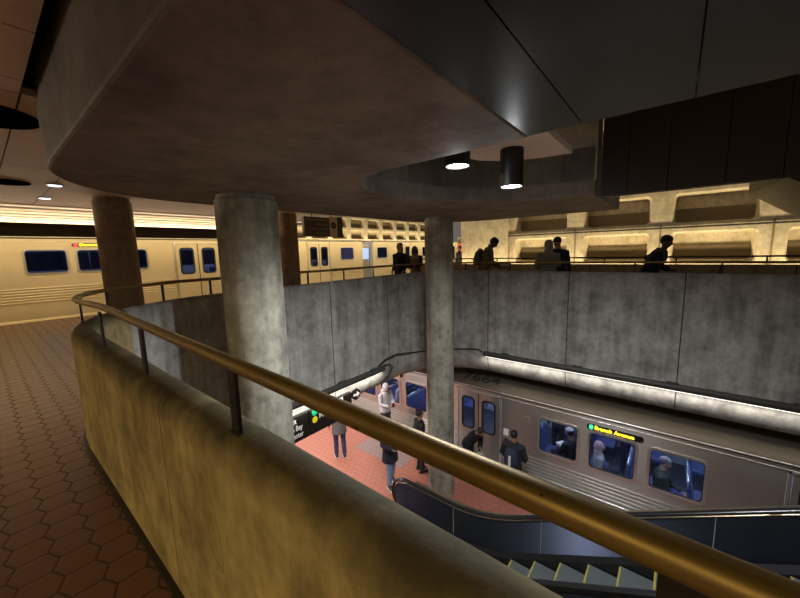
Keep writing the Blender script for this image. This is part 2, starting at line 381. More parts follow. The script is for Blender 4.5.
for k, x in enumerate((-10.6, -11.3, -12.0, -12.7, -13.4, -14.1, -14.8)):
    mb = MB().box((x, -4, 2.625), (x+.12, 7.5, 2.648))
    o = obj('linear_ceiling_lamp', mb, MT['linear']); tag(o, 'warm glowing linear lamp in the tan ceiling, line %s from the platform side' % ['first', 'second', 'third', 'fourth', 'fifth', 'sixth', 'seventh'][6-k], 'ceiling lamp', 'linear lamps over the upper platform')

# round dark recesses and small downlights in the tan ceiling
for k, (x, y, r, lb) in enumerate([(-4.28, .17, .33, 'largest dark round can recess at the far left of the tan ceiling'), (-7.6, .42, .26, 'dark round can recess farther along the tan ceiling at left edge'), (-6.9, 3.1, .2, 'dark round can recess between the two brown columns in the tan ceiling')]):
    t = thing('ceiling_can', lb, 'ceiling light', (x, y, 2.65), 0, 'dark round ceiling cans')
    obj('rim', MB().rings([[(r*math.cos(a), r*math.sin(a), z) for a in [2*PI*i/32 for i in range(32)]] for z in (-.012, .0)]), MT['matte'], t)
    obj('lens', MB().rings([[(r*.7*math.cos(a), r*.7*math.sin(a), z) for a in [2*PI*i/24 for i in range(24)]] for z in (-.02, -.012)]), MT['matte'], t)
for x, y, lb in [(-7.48, .92, 'small lit downlight nearest the dark overhead slab corner'), (-9.11, .96, 'small lit downlight behind the first one left of the brown column'), (-7.2, 2.75, 'small lit downlight just right of the left brown column top'), (-7.9, 6.2, 'small lit downlight above the hanging brown sign')]:
    t = thing('downlight', lb, 'ceiling light', (x, y, 2.65), 0, 'small downlights in the tan ceiling')
    obj('rim', MB().rings([[(.1*math.cos(a), .1*math.sin(a), z) for a in [2*PI*i/20 for i in range(20)]] for z in (-.01, .0)]), MT['bronze'], t)
    obj('lens', MB().rings([[(.08*math.cos(a), .08*math.sin(a), z) for a in [2*PI*i/20 for i in range(20)]] for z in (-.016, -.01)]), MT['downlight'], t)

# ------------------------------------------------------------------ overhead slab with the long opening
ry = .42
SL = [(-.78, ry)] + [(x, ry) for x in (-2, -3.5)] + arcpts(-3.6, ry+1.4, 1.4, -PI/2, -PI, 10)[1:] + arcpts(-3.5, 6.4, 1.5, PI, PI/2, 10)
SL += [(-.92, 7.9), (-.92, 5.42), (-1.35, 5.34), (-1.8, 5.1), (-2.3, 4.75), (-2.68, 4.3), (-2.88, 3.8), (-2.9, 3.3), (-2.78, 2.92), (-2.6, 2.62), (-2.35, 2.42), (-2.0, 2.34), (-.78, 2.32)]
struct('slab_overhead', MB().prism(SL, 2.2, 2.86), MT['slab'], bevel=.02)
hole = SL[12+11+1+0:]
# upstand of the opening, rising to the recess ceiling
i0 = SL.index((-.92, 5.42)); hp = SL[i0:]
mb = MB(); inn = [(x, y) for x, y in hp]; 
outp = []
for (x, y) in hp:
    d = Vector((x+1.2, y-3.85)); d.normalize(); outp.append((x+d.x*.15, y+d.y*.15))
rg = []
for (a, b) in zip(inn, outp): rg.append([(a[0], a[1], 2.4), (a[0], a[1], 3.35), (b[0], b[1], 3.35), (b[0], b[1], 2.4)])
mb.rings(rg); struct('trim_10', mb, MT['soffit'], smooth=30)
struct('trim_11', MB().box((-3.2, 2.1, 3.3), (XR, 5.7, 3.4)), MT['soffit'])
# dark glossy soffit panels overhead
xs = [-.78, -.47, .02, .9, 2.0, 3.2, 4.2]
mb = MB()
for a, b in zip(xs[:-1], xs[1:]): mb.box((a+.003, -1.6, 2.2), (b-.003, 2.28, 2.3))
mb.box((-.78, -1.6, 2.3), (4.2, 2.28, 2.64))
struct('trim_12', mb, MT['blackgloss'])
# dark brown upright panels closing the back of the opening
mb = MB(); xs = [-.86, -.56, -.15, .37, .81, 1.35, 2.0, 3.0, 4.2]
for a, b in zip(xs[:-1], xs[1:]): mb.box((a+.004, 5.40, 2.16), (b-.004, 5.46, 3.4))
mb.box((-.85, 5.45, 2.17), (4.2, 5.6, 3.4))
struct('wall_panels', mb, MT['brownpanel'])
# sloped dark underside of the stair beyond
mb = MB().rings([[(.86, 5.5, 2.17), (.86, 8.2, 2.30), (.86, 8.2, 3.2), (.86, 5.5, 3.2)], [(1.1, 5.5, 2.02), (1.62, 8.2, 1.74), (1.62, 8.2, 3.2), (1.1, 5.5, 3.2)], [(4.2, 5.5, .9), (4.2, 8.2, .6), (4.2, 8.2, 3.2), (4.2, 5.5, 3.2)]])
struct('trim_13', mb, MT['brownpanel'])
# pale board high in the opening
o = obj('ceiling_board', MB().prism([(-.87, 2.36), (-.87, 3.84), (-1.2, 3.78), (-1.5, 3.64), (-1.68, 3.42), (-1.74, 3.1), (-1.72, 2.36)], 2.42, 2.48), MT['paleboard'], bevel=.006)
tag(o, 'pale flat board with a rounded corner above the hanging can lamp', 'board')

# ------------------------------------------------------------------ columns
def column(name, x, y, z0, z1, r, mat, label):
    mb = MB(); prof = [(z0, r*1.0), (z0+.05, r), (z1-.06, r), (z1-.045, r*.93), (z1, r*.93)]
    mb.rings([[(rr*math.cos(2*PI*k/48), rr*math.sin(2*PI*k/48), z) for k in range(48)] for z, rr in prof])
    o = obj(name, mb, mat, smooth=40); o.location = (x, y, 0); tag(o, label, 'column'); return o
column('concrete_column', -4.07, 2.14, LOW, 2.2, .350, MT['column'], 'thick grey concrete column left of centre, in front of the left well wall')
column('concrete_column', -4.01, 6.33, LOW, 2.2, .305, MT['column'], 'slim grey concrete column at centre standing on the lower red platform')
column('concrete_column', -8.5, 1.80, 0, 2.65, .30, MT['tan_column'], 'brown column at far left in front of the upper train')
column('concrete_column', -8.75, 5.75, 0, 2.65, .28, MT['tan_column'], 'brown column peeping out right of the thick grey column')

# ------------------------------------------------------------------ can lamps in the opening
def can_lamp(x, y, zb, zt, label):
    t = thing('can_lamp', label, 'lamp', (x, y, zb), 0, 'bright can lamps in the opening')
    r = .105; seg = 32; cir = lambda rr, z: [(rr*math.cos(2*PI*k/seg), rr*math.sin(2*PI*k/seg), z) for k in range(seg)]
    obj('housing', MB().rings([cir(r, 0), cir(r, zt-zb), cir(r-.012, zt-zb), cir(r-.012, 0)], False, True), MT['black'], t, smooth=40)
    obj('lens', MB().rings([cir(r-.014, .012), cir(r-.014, .02)]), MT['lamp'], t)
can_lamp(-1.26, 3.27, 2.08, 2.42, 'black cylinder lamp hanging from the pale board, lit at its foot')
can_lamp(-1.47, 2.62, 2.19, 3.3, 'bright can lamp tucked behind the slab edge, left of the hanging one')

# ------------------------------------------------------------------ coffered vault walls
def coffer_wall(name, u0, u1, seams, rows, place, base, top, depth=.5):
    """u along the wall, w height, d depth; place(u, w, d) -> world"""
    mb = MB(); pb = MB()
    def rr(u0, u1, w0, w1, r, k=5):
        pts = []
        for (cu, cw, a) in ((u1-r, w1-r, 0), (u0+r, w1-r, PI/2), (u0+r, w0+r, PI), (u1-r, w0+r, 3*PI/2)):
            for i in range(k): pts.append((cu+r*math.cos(a+PI/2*i/(k-1)), cw+r*math.sin(a+PI/2*i/(k-1))))
        return pts
    def outer(u0, u1, w0, w1, op, k=5):
        pts = []; cs = [(u1, w1), (u0, w1), (u0, w0), (u1, w0)]
        for q in range(4):
            c = cs[q]; a = op[q*k]; b = op[q*k+k-1]
            if q % 2 == 0: A = (c[0], a[1]); B = (b[0], c[1])
            else: A = (a[0], c[1]); B = (c[0], b[1])
            m = k//2
            for i in range(k):
                if i <= m: f = i/m; pts.append((A[0]+(c[0]-A[0])*f, A[1]+(c[1]-A[1])*f))
                else: f = (i-m)/(k-1-m); pts.append((c[0]+(B[0]-c[0])*f, c[1]+(B[1]-c[1])*f))
        return pts
    cols = [(a, b) for a, b in zip(seams[:-1], seams[1:])]
    for a, b in cols:
        for (w0, w1, o0, o1) in rows:
            m = .27
            op = rr(a+m, b-m, o0, o1, .13); ou = outer(a, b, w0, w1, op); i1 = rr(a+m+.03, b-m-.03, o0+.03, o1-.03, .12); i2 = rr(a+m+.09, b-m-.09, o0+.10, o1-.06, .10)
            L = [[place(u, w, 0) for u, w in ou], [place(u, w, 0) for u, w in op], [place(u, w, .04) for u, w in i1], [place(u, w, depth) for u, w in i2]]
            k0 = len(mb.v); mb.rings(L, False); n = len(op); mb.f.append(tuple(k0+3*n+i for i in range(n)))
            hp = o0 + (o1-o0)*.52; bx = [(a+m+.06, o0+.07), (b-m-.06, o0+.07), (b-m-.06, hp), (a+m+.06, hp)]  # panel added to paint shade into the lower part of the coffer
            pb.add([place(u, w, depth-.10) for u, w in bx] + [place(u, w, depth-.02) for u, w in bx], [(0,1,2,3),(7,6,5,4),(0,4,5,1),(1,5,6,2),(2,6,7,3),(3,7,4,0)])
    w0 = rows[0][0]; w1 = rows[-1][1]
    def slab(ua, ub, wa, wb): mb.add([place(ua, wa, 0), place(ub, wa, 0), place(ub, wb, 0), place(ua, wb, 0), place(ua, wa, .5), place(ub, wa, .5), place(ub, wb, .5), place(ua, wb, .5)], [(0,1,2,3),(7,6,5,4),(0,4,5,1),(1,5,6,2),(2,6,7,3),(3,7,4,0)])
    slab(seams[0], seams[-1], base, w0)
    if u0 < seams[0]: slab(u0, seams[0], base, w1)
    slab(u0, seams[-1], w1, top)
    st = struct(name, mb, MT['vault'], smooth=30, recalc=True); obj('coffer_shade_panels', pb, MT['coffer_shade'], st); return st
lean = lambda w: max(0, w-1.5)**1.6*.05
rowsR = [(.86+1.165*k, .86+1.165*(k+1), .95+1.165*k, 1.90+1.165*k) for k in range(4)]
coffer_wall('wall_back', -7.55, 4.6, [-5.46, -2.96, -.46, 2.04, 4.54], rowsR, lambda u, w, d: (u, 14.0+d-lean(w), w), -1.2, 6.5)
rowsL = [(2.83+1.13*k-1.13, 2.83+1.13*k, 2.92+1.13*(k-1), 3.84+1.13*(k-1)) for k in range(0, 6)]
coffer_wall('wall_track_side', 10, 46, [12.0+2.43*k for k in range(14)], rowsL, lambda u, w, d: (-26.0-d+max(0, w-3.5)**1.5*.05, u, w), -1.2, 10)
# seams of the back wall as narrow raised mortar lines, and the dark conduits
for x in (-7.5, -5.46, -2.96, -.46, 2.04):
    pass
mb = MB().tube([(-5.5, 13.93, 2.03), (4.5, 13.93, 2.03)], .028, 10)
tag(obj('conduit', mb, MT['cable'], smooth=60), 'thin black conduit running level between the two coffer rows of the back wall', 'conduit')
mb = MB()
for x in (-5.46, -2.96, -.46, 2.04): mb.box((x-.02, 13.975, -.2), (x+.02, 14.01, 2.2))
struct('trim_14', mb, plain('seam_joint', (.22, .17, .10), .9))  # brown panel joints of the back wall
mb = MB().box((-8.2, 13.1, -.25), (4.2, 13.4, 0)); struct('trim_15', mb, MT['vault'])

# parapet of the far walkway with its rail
struct('wall_walkway', MB().box((-8.3, 11.2, -.3), (XR, 11.36, 1.0)), MT['mezzparapet'], bevel=.01)

# ------------------------------------------------------------------ rails
def offs(path, o, z): return [(p[0]+n[0]*o, p[1]+n[1]*o, z) for p, n in path]
rp = []
dense = near_path + left_path[1:] + far_path[1:]
for i, (x, y, z) in enumerate(offs(dense, .10, 1.19)):
    if i <= 6: y = .449 - (x+1.4)*.031
    rp.append((x, y, z))
t = thing('brass_handrail', 'worn brass handrail running over the near parapet and round the whole well', 'handrail', (0, .45, 1.0))
def loc(pts, o): return [(p[0]-o[0], p[1]-o[1], p[2]-o[2]) for p in pts]
O = (0, .45, 1.0)
obj('rail', MB().tube(loc(rp, O), .0208, 20), MT['brass'], t, smooth=60)
def post(px, py, top, bot, parent, O, d=(1, 0), w=.03, th=.006):
    d = Vector((d[0], d[1], 0)).normalized(); n = Vector((-d.y, d.x, 0)); mb = MB(); P = Vector((px, py, 0)) - Vector((O[0], O[1], 0))
    def ring(z, a, b): return [tuple(P + d*a*sx + n*b*sy + Vector((0, 0, z-O[2]))) for sx, sy in ((-1, -1), (1, -1), (1, 1), (-1, 1))]
    mb.rings([ring(bot, w*.5, th), ring(top, w*.5, th)]); mb.rings([ring(bot-.005, w*.62, th*1.8), ring(bot+.006, w*.62, th*1.8)])
    return obj('post', mb, MT['black'], parent, bevel=.001)
for x in (1.45, .03, -1.04, -1.95, -2.8): post(x, .455, 1.175, .95, t, O, (1, 0), .046, .006)
for a in (-PI*.60, -PI*.72, -PI*.88): post(ccx+(R1+.1)*math.cos(a), ccy+(R1+.1)*math.sin(a), 1.175, .96, t, O, (-math.sin(a), math.cos(a)))
for y in (2.05, 2.85, 3.7, 4.55, 5.4, 6.2): post(-5.1, y, 1.175, .985, t, O, (0, 1))
for a in (PI*.8, PI*.62): post(fcx+(R2+.1)*math.cos(a), fcy+(R2+.1)*math.sin(a), 1.175, 1.0, t, O, (-math.sin(a), math.cos(a)))
for x in (-3.0, -1.8, -.6, .6, 1.8, 3.0): post(x, 7.8, 1.175, 1.0, t, O, (1, 0))
O2 = (-8.2, 11.28, 1.0)
t = thing('walkway_rail', 'thin dark rail on the brown parapet behind the walkway people', 'handrail', O2)
obj('rail', MB().tube(loc([(-8.2, 11.28, 1.19), (XR, 11.28, 1.19)], O2), .022, 10), MT['black'], t, smooth=60)
for k in range(8): post(-8.0+1.6*k, 11.28, 1.185, 1.0, t, O2)

# ------------------------------------------------------------------ dark housings under the well walls
def housing(label, a, b, along, group='light housings under the well walls'):
    t = thing('light_housing', label, 'light fixture', a, 0, group)
    A = Vector((0, 0, 0)); B = Vector(b)-Vector(a); d = B.normalized()
    obj('housing', MB().tube([A, B], [(.055, .065), (.055, .065)], 10, cap=True), MT['pipe'], t, smooth=40)
    side = Vector((0, 1, 0)) if along == 'x' else Vector((-1, 0, 0))
    for k in range(5):
        p = A + (B-A)*((k+.35)/5); c = Vector((.09, .03, .015)) if along == 'x' else Vector((.03, .09, .015))
        q = p + Vector((0, 0, .068)) ; obj('bracket', MB().box(q-c, q+c), MT['pipe'], t)
    off = Vector((0, 0, -.07)) + side*.02
    obj('tube_lamp', MB().tube([A+off+d*.05, B+off-d*.05], .016, 8), MT['tube'], t, smooth=60)
housing('long dark housing with lit tube under the far well wall', (-3.55, 7.60, -1.03), (XR, 7.60, -1.03), 'x')
housing('dark housing with lit tube under the left well wall', (-4.87, 5.38, -1.03), (-4.87, .9, -1.03), 'y')
cp = [(-4.87, 5.2, -.94), (-4.92, 5.5, -.88), (-4.94, 5.9, -.86)] + [(fcx+(R2-.03)*math.cos(a), fcy+(R2-.03)*math.sin(a), -.95-.06*math.sin((PI-a)*2)) for a in [PI-PI/2*i/10 for i in range(2, 10)]] + [(-3.62, 7.62, -1.0)]
tag(obj('power_cable', MB().tube(cp, .018, 8), MT['cable'], smooth=60), 'black cable looping round the curved well corner between the two housings', 'cable')
cp = [(-4.9, 5.44, -.99), (-4.92, 5.62, -1.0), (-4.93, 5.74, -1.12), (-4.99, 5.7, -1.3), (-5.1, 5.58, -1.44), (-5.22, 5.45, -1.52)]
tag(obj('power_cable', MB().tube(cp, .014, 8), MT['cable'], smooth=60), 'short black cable hooking down over the cove at the left housing end', 'cable')

# ------------------------------------------------------------------ trains
def rrect(x0, x1, z0, z1, r, k=5):
    pts = []
    for (cu, cw, a) in ((x1-r, z1-r, 0), (x0+r, z1-r, PI/2), (x0+r, z0+r, PI), (x1-r, z0+r, 3*PI/2)):
        for i in range(k): pts.append((cu+r*math.cos(a+PI/2*i/(k-1)), cw+r*math.sin(a+PI/2*i/(k-1))))
    return pts
def ringframe(x0, x1, z0, z1, wd, ya, yb, r=.1, inset=.012):
    o = rrect(x0-wd, x1+wd, z0-wd, z1+wd, r+.01); i = rrect(x0+inset, x1-inset, z0+inset, z1-inset, max(.03, r-.02))
    mb = MB(); L = [[(x, ya, z) for x, z in o], [(x, yb, z) for x, z in o], [(x, yb, z) for x, z in i], [(x, ya+.03, z) for x, z in i]]
    mb.rings(L, False, False); return mb
def train(label, origin, rz, x0, x1, wins, doors, wz, dz, edge, ribs, skin, rsk, seats=True, rh=1.0, seat_step=1.0, group=None):
    """side face at local y=0 looking to -y; floor at z=0"""
    t = thing('metro_train', label, 'train', origin, rz, group)
    ops = [(a, b, wz[0], wz[1]) for a, b in wins] + [(a, b, -.02, dz) for a, b in doors]
    brk = sorted(set([x0, x1] + [v for o in ops for v in o[:2] if x0 < v < x1]))
    mb = MB(); zlo = -.55
    for a, b in zip(brk[:-1], brk[1:]):
        z = zlo
        for o in sorted([o for o in ops if o[0] <= a+1e-6 and o[1] >= b-1e-6], key=lambda o: o[2]):
            if o[2] > z: mb.box((a, 0, z), (b, .05, o[2]))
            z = o[3]
        mb.box((a, 0, z), (b, .05, edge))
    obj('side_wall', mb, skin, t, recalc=False)
    prof = [(-.012, edge-.04), (-.02, edge), (.0, edge+.04), (.10, edge+.13*rh), (.45, edge+.33*rh), (1.0, edge+.42*rh), (1.5, edge+.44*rh), (2.0, edge+.42*rh), (2.55, edge+.33*rh), (2.95, edge+.05*rh), (2.95, edge-.02), (.02, edge-.02)]
    obj('roof', MB().rings([[(x, y, z) for y, z in prof] for x in (x0, x1)]), rsk, t, smooth=50)
    obj('roof_bead', MB().tube([(x0, -.02, edge), (x1, -.02, edge)], .016, 8).tube([(x0, -.008, edge-.11), (x1, -.008, edge-.11)], .008, 6), MT['frame'], t, smooth=60)
    # fluted panels between the doors
    mb = MB(); segs = []; c = x0
    for a, b in sorted(doors) + [(x1, x1)]:
        if a-.12 > c: segs.append((c, a-.12))
        c = b+.12
    for a, b in segs:
        n = 6
        for k in range(n):
            z = ribs[0] + (ribs[1]-ribs[0])*k/(n-1); mb.tube([(a, -.004, z), (b, -.004, z)], .024, 6)
    obj('fluting', mb, MT['frame'] if skin is MT['steel_low'] else skin, t, smooth=60)
    # inside
    mb = MB().box((x0, .05, -.1), (x1, 2.9, 0)); obj('cabin_floor', mb, MT['innerdark'], t)
    mb = MB(); mb.box((x0, 2.85, 0), (x1, 2.9, wz[0])).box((x0, 2.85, wz[1]), (x1, 2.9, edge)).box((x0, .05, edge-.12), (x1, 2.9, edge-.08)).box((x0, .05, 0), (x0+.04, 2.9, edge)).box((x1-.04, .05, 0), (x1, 2.9, edge))
    obj('cabin_lining', mb, MT['inner'], t); obj('far_windows', MB().box((x0, 2.86, wz[0]), (x1, 2.88, wz[1])), MT['darkglass'], t)
    obj('underframe', MB().box((x0+.1, .12, -.95), (x1-.1, 2.8, -.12)), MT['black'], t)
    for yy in (.75, 2.15): obj('cabin_lamp', MB().box((x0+.3, yy-.09, edge-.15), (x1-.3, yy+.09, edge-.12)), MT['strip'], t)
    for a, b in wins:
        f = obj('window', ringframe(a, b, wz[0], wz[1], .035, .0, -.022, .095), MT['frame'], t, smooth=40)
        obj('pane', MB().prismY(rrect(a-.01, b+.01, wz[0]-.01, wz[1]+.01, .08), .018, .024), MT['glass_up'] if skin is MT['steel_up'] else MT['glass'], f)
        obj('gasket', ringframe(a, b, wz[0], wz[1], -.006, .0, -.004, .085, .026), MT['gasket'], f)
    for a, b in doors:
        m = (a+b)/2
        dw0, dw1 = dz-1.03, dz-.17
        for (p, q) in ((a+.01, m-.012), (m+.012, b-.01)):
            wa, wb = p+(q-p)*.2, q-(q-p)*.22
            mb = MB()
            mb.box((p, -.012, 0), (wa, .02, dz)).box((wb, -.012, 0), (q, .02, dz)).box((wa, -.012, 0), (wb, .02, dw0)).box((wa, -.012, dw1), (wb, .02, dz))
            d = obj('door', mb, skin, t, recalc=False)
            obj('door_gasket', ringframe(wa, wb, dw0, dw1, .03, -.01, -.026, .10, .012), MT['gasket'], d, smooth=40)
            obj('door_pane', MB().prismY(rrect(wa-.01, wb+.01, dw0-.01, dw1+.01, .09), .0, .006), MT['glass_up'] if skin is MT['steel_up'] else MT['glass'], d)
        obj('door_seal', MB().box((m-.014, -.016, 0), (m+.014, .01, dz)), MT['gasket'], t)
        mb = MB().box((a-.05, -.03, -.02), (a-.015, .0, dz+.05)).box((b+.015, -.03, -.02), (b+.05, .0, dz+.05)).box((a-.05, -.03, dz+.02), (b+.05, .0, dz+.05))
        obj('door_frame', mb, MT['frame'], t)
        obj('sill', MB().box((a-.05, -.05, -.05), (b+.05, .02, -.01)), MT['frame'], t)
    if seats:
        k = 0; x = x0+1.0
        while x < x1-1:
            if not any(a-.7 < x < b+.7 for a, b in doors):
                for y0 in (.14, 1.85):
                    s = MB(); s.box((x, y0, .36), (x+.46, y0+.92, .46)); s.rings([[(x-.05, y0, .42), (x+.05, y0, .42), (x+.05, y0+.92, .42), (x-.05, y0+.92, .42)], [(x-.13, y0+.03, 1.05), (x-.06, y0+.03, 1.05), (x-.06, y0+.89, 1.05), (x-.13, y0+.89, 1.05)]])
                    so = obj('seat', s, MT['seat'], t, bevel=.02)
                    obj('grab_rail', MB().tube([(x-.10, y0, .95), (x-.10, y0+.02, 1.09), (x-.10, y0+.9, 1.09), (x-.10, y0+.92, .95)], .014, 8), MT['chrome'], so, smooth=60)
                k += 1
                if k % 2: obj('pole', MB().tube([(x-.1, 1.1, 0), (x-.1, 1.1, edge-.1)], .018, 8), MT['chrome'], t, smooth=60)
            x += seat_step
    return t
def leds(parent, xa, xb, zc, txt, h=.13, dot=None, size=.115):
    s = obj('destination_sign', MB().prismY(rrect(xa, xb, zc-h/2, zc+h/2, h*.48), -.03, .01), MT['signblack'], parent)
    obj('marker', MB().prismY(rrect(xa+.045, xa+.125, zc-.05, zc+.05, .038), -.034, -.028), dot or MT['green'], s)
    letters('lettering', txt, size, MT['amber'], s, (xa+.15, -.032, zc), (1, 0, 0), (0, 0, 1), sx=.98)
# lower train
lw = [(-2.29, -1.46), (-1.235, -.39), (-.155, .68), (-6.34, -5.54), (-7.40, -6.58), (-8.55, -7.62), (-10.5, -9.7), (-13.9, -13.05), (-15.1, -14.25), (-17.2, -16.35)]
ld = [(-4.46, -3.28), (1.72, 2.9), (-12.3, -11.1), (-19.6, -18.4)]
t1 = train('stainless steel metro train at the lower red platform', (0, 8.0, LOW), 0, -22, 4.1, lw, ld, (.82, 1.65), 1.86, 2.03, (.12, .56), MT['steel_low'], MT['trainroof'], seat_step=.98)
leds(t1, -1.29, -.27, 1.775, 'Branch Avenue', .125, None, .118)
leds(t1, -7.42, -6.44, 1.80, 'Branch Avenue', .12, None, .118)
nrm = Vector((0, -.2, .35)).normalized(); yd = Vector((0, .35, .2)).normalized()
letters('fleet_number', '7664', .38, MT['ink'], t1, (-4.40, .17, 2.225), (1, 0, 0), yd, sx=1.4)
obj('notice', MB().box((-3.17, -.006, .93), (-3.04, -.001, 1.10)), MT['white'], t1)
obj('intercom', MB().tube([(-3.1, .0, .8), (-3.1, -.012, .8)], .05, 16), MT['black'], t1)
obj('speaker_ring', MB().tube([(-2.58+.07*math.cos(a), -.004, 1.52+.07*math.sin(a)) for a in [2*PI*k/20 for k in range(20)]], .008, 6, close=True), MT['frame'], t1)
# upper train, facing the upper platform: two cars and the gap between
gk = 'cars of the upper train'
uw = [(-5.6, -4.8), (-3.4, -2.6), (-1.2, -.3), (.84, 1.65), (1.86, 2.62), (2.85, 3.52), (6.6, 7.3), (7.9, 8.6), (11.73, 12.6)]
ud = [(4.33, 5.75), (9.75, 11.0)]
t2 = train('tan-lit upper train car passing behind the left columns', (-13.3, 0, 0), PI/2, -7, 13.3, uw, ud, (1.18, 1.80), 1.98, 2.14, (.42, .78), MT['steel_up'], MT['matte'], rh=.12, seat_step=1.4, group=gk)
leds(t2, 1.78, 3.10, 1.93, 'Glenmont', .09, MT['redl'], .10)
uw2 = [(14.45, 15.3), (18.9, 19.8), (20.2, 21.1), (24, 25), (29, 30)]
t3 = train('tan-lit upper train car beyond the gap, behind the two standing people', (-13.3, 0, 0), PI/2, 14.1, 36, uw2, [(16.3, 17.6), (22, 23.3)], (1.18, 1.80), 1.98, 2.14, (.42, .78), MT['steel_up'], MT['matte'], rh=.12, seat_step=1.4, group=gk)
leds(t3, 19.2, 20.6, 1.93, 'Glenmont', .09, MT['redl'], .10)
t = thing('car_barrier', 'grey barrier with a pale blue window in the gap between upper cars', 'barrier', (-13.55, 13.7, 0))
for k in range(6): obj('rib', MB().box((-.2, -.36+k*.12, -.5), (.02, -.28+k*.12, 1.95)), MT['frame'], t)
obj('window', MB().box((.02, -.24, 1.15), (.05, .26, 1.75)), emit('blue_lit_window', (.35, .5, .9), .9), t)

# ------------------------------------------------------------------ escalator
def hz(x):
    if x < -3.0: return 0.0
    s = .545; a, b = -3.0, -1.7
    if x < b: return s*(x-a)**2/(2*(b-a))
    return s*(b-a)/2 + s*(x-b)
ZH = -3.14
E = thing('escalator', 'escalator with black handrails rising from the lower platform to the right', 'escalator', (-4.0, 4.35, LOW))
EO = (-4.0, 4.35, LOW)
xsE = [-4.0+.1*i for i in range(82)]
def balustrade(y, inner):
    nr = .36
    newel = [(-4.02-nr*math.sin(a), ZH-nr+nr*math.cos(a)) for a in [PI*i/14 for i in range(14, -1, -1)]]
    top = newel[:-1] + [(x, ZH+hz(x)) for x in xsE]
    rail = [(x, y, z) for x, z in top]
    rail = [(-3.4, y, ZH-2*nr)] + rail
    obj('handrail', MB().tube(loc(rail, EO), [(.042, .024)]*len(rail), 12, upref=(0, 0, 1)), MT['rubber'], E, smooth=60)
    # panel: strip between rail and skirt line
    mb = MB(); th = .02
    pts = [(x, z-.03) for x, z in top if True]
    def shrink(x, z):
        if x < -4.02: d = Vector((x+4.02, z-(ZH-nr))); L = d.length; d *= (L-.05)/L; return (-4.02+d.x, ZH-nr+d.y)
        return (x, z-.02)
    tp = [shrink(x, z+.03) for x, z in pts]; bt = [(max(x, -4.02), LOW-.1 if x < -3 else ZH+hz(x)-.85) for x, z in tp]
    n = len(tp)
    for k, yy in enumerate((y-th, y+th)): pass
    rings = [[(tp[i][0]-EO[0], y-th-EO[1], tp[i][1]-EO[2]), (tp[i][0]-EO[0], y+th-EO[1], tp[i][1]-EO[2]), (bt[i][0]-EO[0], y+th-EO[1], bt[i][1]-EO[2]), (bt[i][0]-EO[0], y-th-EO[1], bt[i][1]-EO[2])] for i in range(n)]
    obj('balustrade_panel', mb.rings(rings), MT['escpanel'], E, smooth=30)
    s = 1 if inner else -1
    tr = [(x, y, z) for x, z in [shrink(a, b) for a, b in top]]
    obj('rail_trim', MB().tube(loc([(p[0], y-s*.03, p[2]-.012) for p in tr], EO), .011, 6), MT['esctrim'], E, smooth=60)
    # deck ledge and skirt toward the steps
    y1 = y - s*.13
    dk = [[(x-EO[0], yy-EO[1], ZH+hz(x)-.62+dz-EO[2]) for yy, dz in ((y, 0), (y1, -.03), (y1, -.36), (y1+s*.02, -.36), (y, -.05))] for x in xsE]
    obj('skirt', MB().rings(dk), MT['black'], E, smooth=30)
    return top
top = balustrade(5.0, True); balustrade(3.72, False)
# outer deck along the far handrail, toward the red floor
dk = [[(x-EO[0], yy-EO[1], (ZH+hz(x)-.09+dz)-EO[2]) for yy, dz in ((5.06, 0), (5.22, .0), (5.22, -.06), (5.06, -.06))] for x in [-3.9+.1*i for i in range(80)]]
obj('outer_deck', MB().rings(dk), MT['esctrim'], E, smooth=30)
dk = [[(x-EO[0], yy-EO[1], zz-EO[2]) for yy, zz in ((5.16, ZH+hz(x)-.15), (5.2, ZH+hz(x)-.15), (5.2, LOW), (5.16, LOW))] for x in [-3.9+.1*i for i in range(80)]]
obj('outer_cladding', MB().rings(dk), MT['escpanel'], E, smooth=30)
for x in (-2.9, -1.35, .55, 2.4):
    z = ZH+hz(x); obj('panel_joint', MB().box((x-.004-EO[0], 4.972-EO[1], z-.62-EO[2]), (x+.004-EO[0], 4.98-EO[1], z-.05-EO[2])), MT['frame'], E)
for k in range(20):
    x = -3.2+.40*k*.9; q = min(1, max(0, (x+3.0)/.9)); zt = ZH - 1.0 + .30*q*q*(3-2*q) + hz(x+.1)
    if k == 0: pass
    zb = zt-.20
    s = MB().prismY([(x-EO[0], zb-.05-EO[2]), (x+.05-EO[0], zt-.03-EO[2]), (x-EO[0], zt-EO[2]), (x+.40-EO[0], zt-EO[2]), (x+.40-EO[0], zt-.05-EO[2])], 3.87-EO[1], 4.85-EO[1])
    so = obj('step', s, MT['step'], E)
    obj('step_edge', MB().box((x-EO[0], 3.88-EO[1], zt-EO[2]), (x+.022-EO[0], 4.84-EO[1], zt+.003-EO[2])), MT['yellow'], so)
obj('landing_plate', MB().box((-5.0-EO[0], 3.75-EO[1], 0), (-3.1-EO[0], 4.97-EO[1], .012)), MT['step'], E)
obj('comb_plate', MB().box((-3.3-EO[0], 3.87-EO[1], .012), (-3.1-EO[0], 4.85-EO[1], .02)), MT['yellow'], E)
obj('truss', MB().rings([[(x-EO[0], yy-EO[1], ZH+hz(x)-zz-EO[2]) for yy, zz in ((3.6, .9), (5.15, .9), (5.15, 1.9), (3.6, 1.9))] for x in [-1.6+.4*i for i in range(15)]]), MT['black'], E)
obj('near_cladding', MB().rings([[(x-EO[0], yy-EO[1], ZH+hz(x)-zz-EO[2]) for yy, zz in ((3.52, .08), (3.67, .06), (3.67, .95), (3.52, .95))] for x in [-3.9+.2*i for i in range(41)]]), MT['blackgloss'], E)

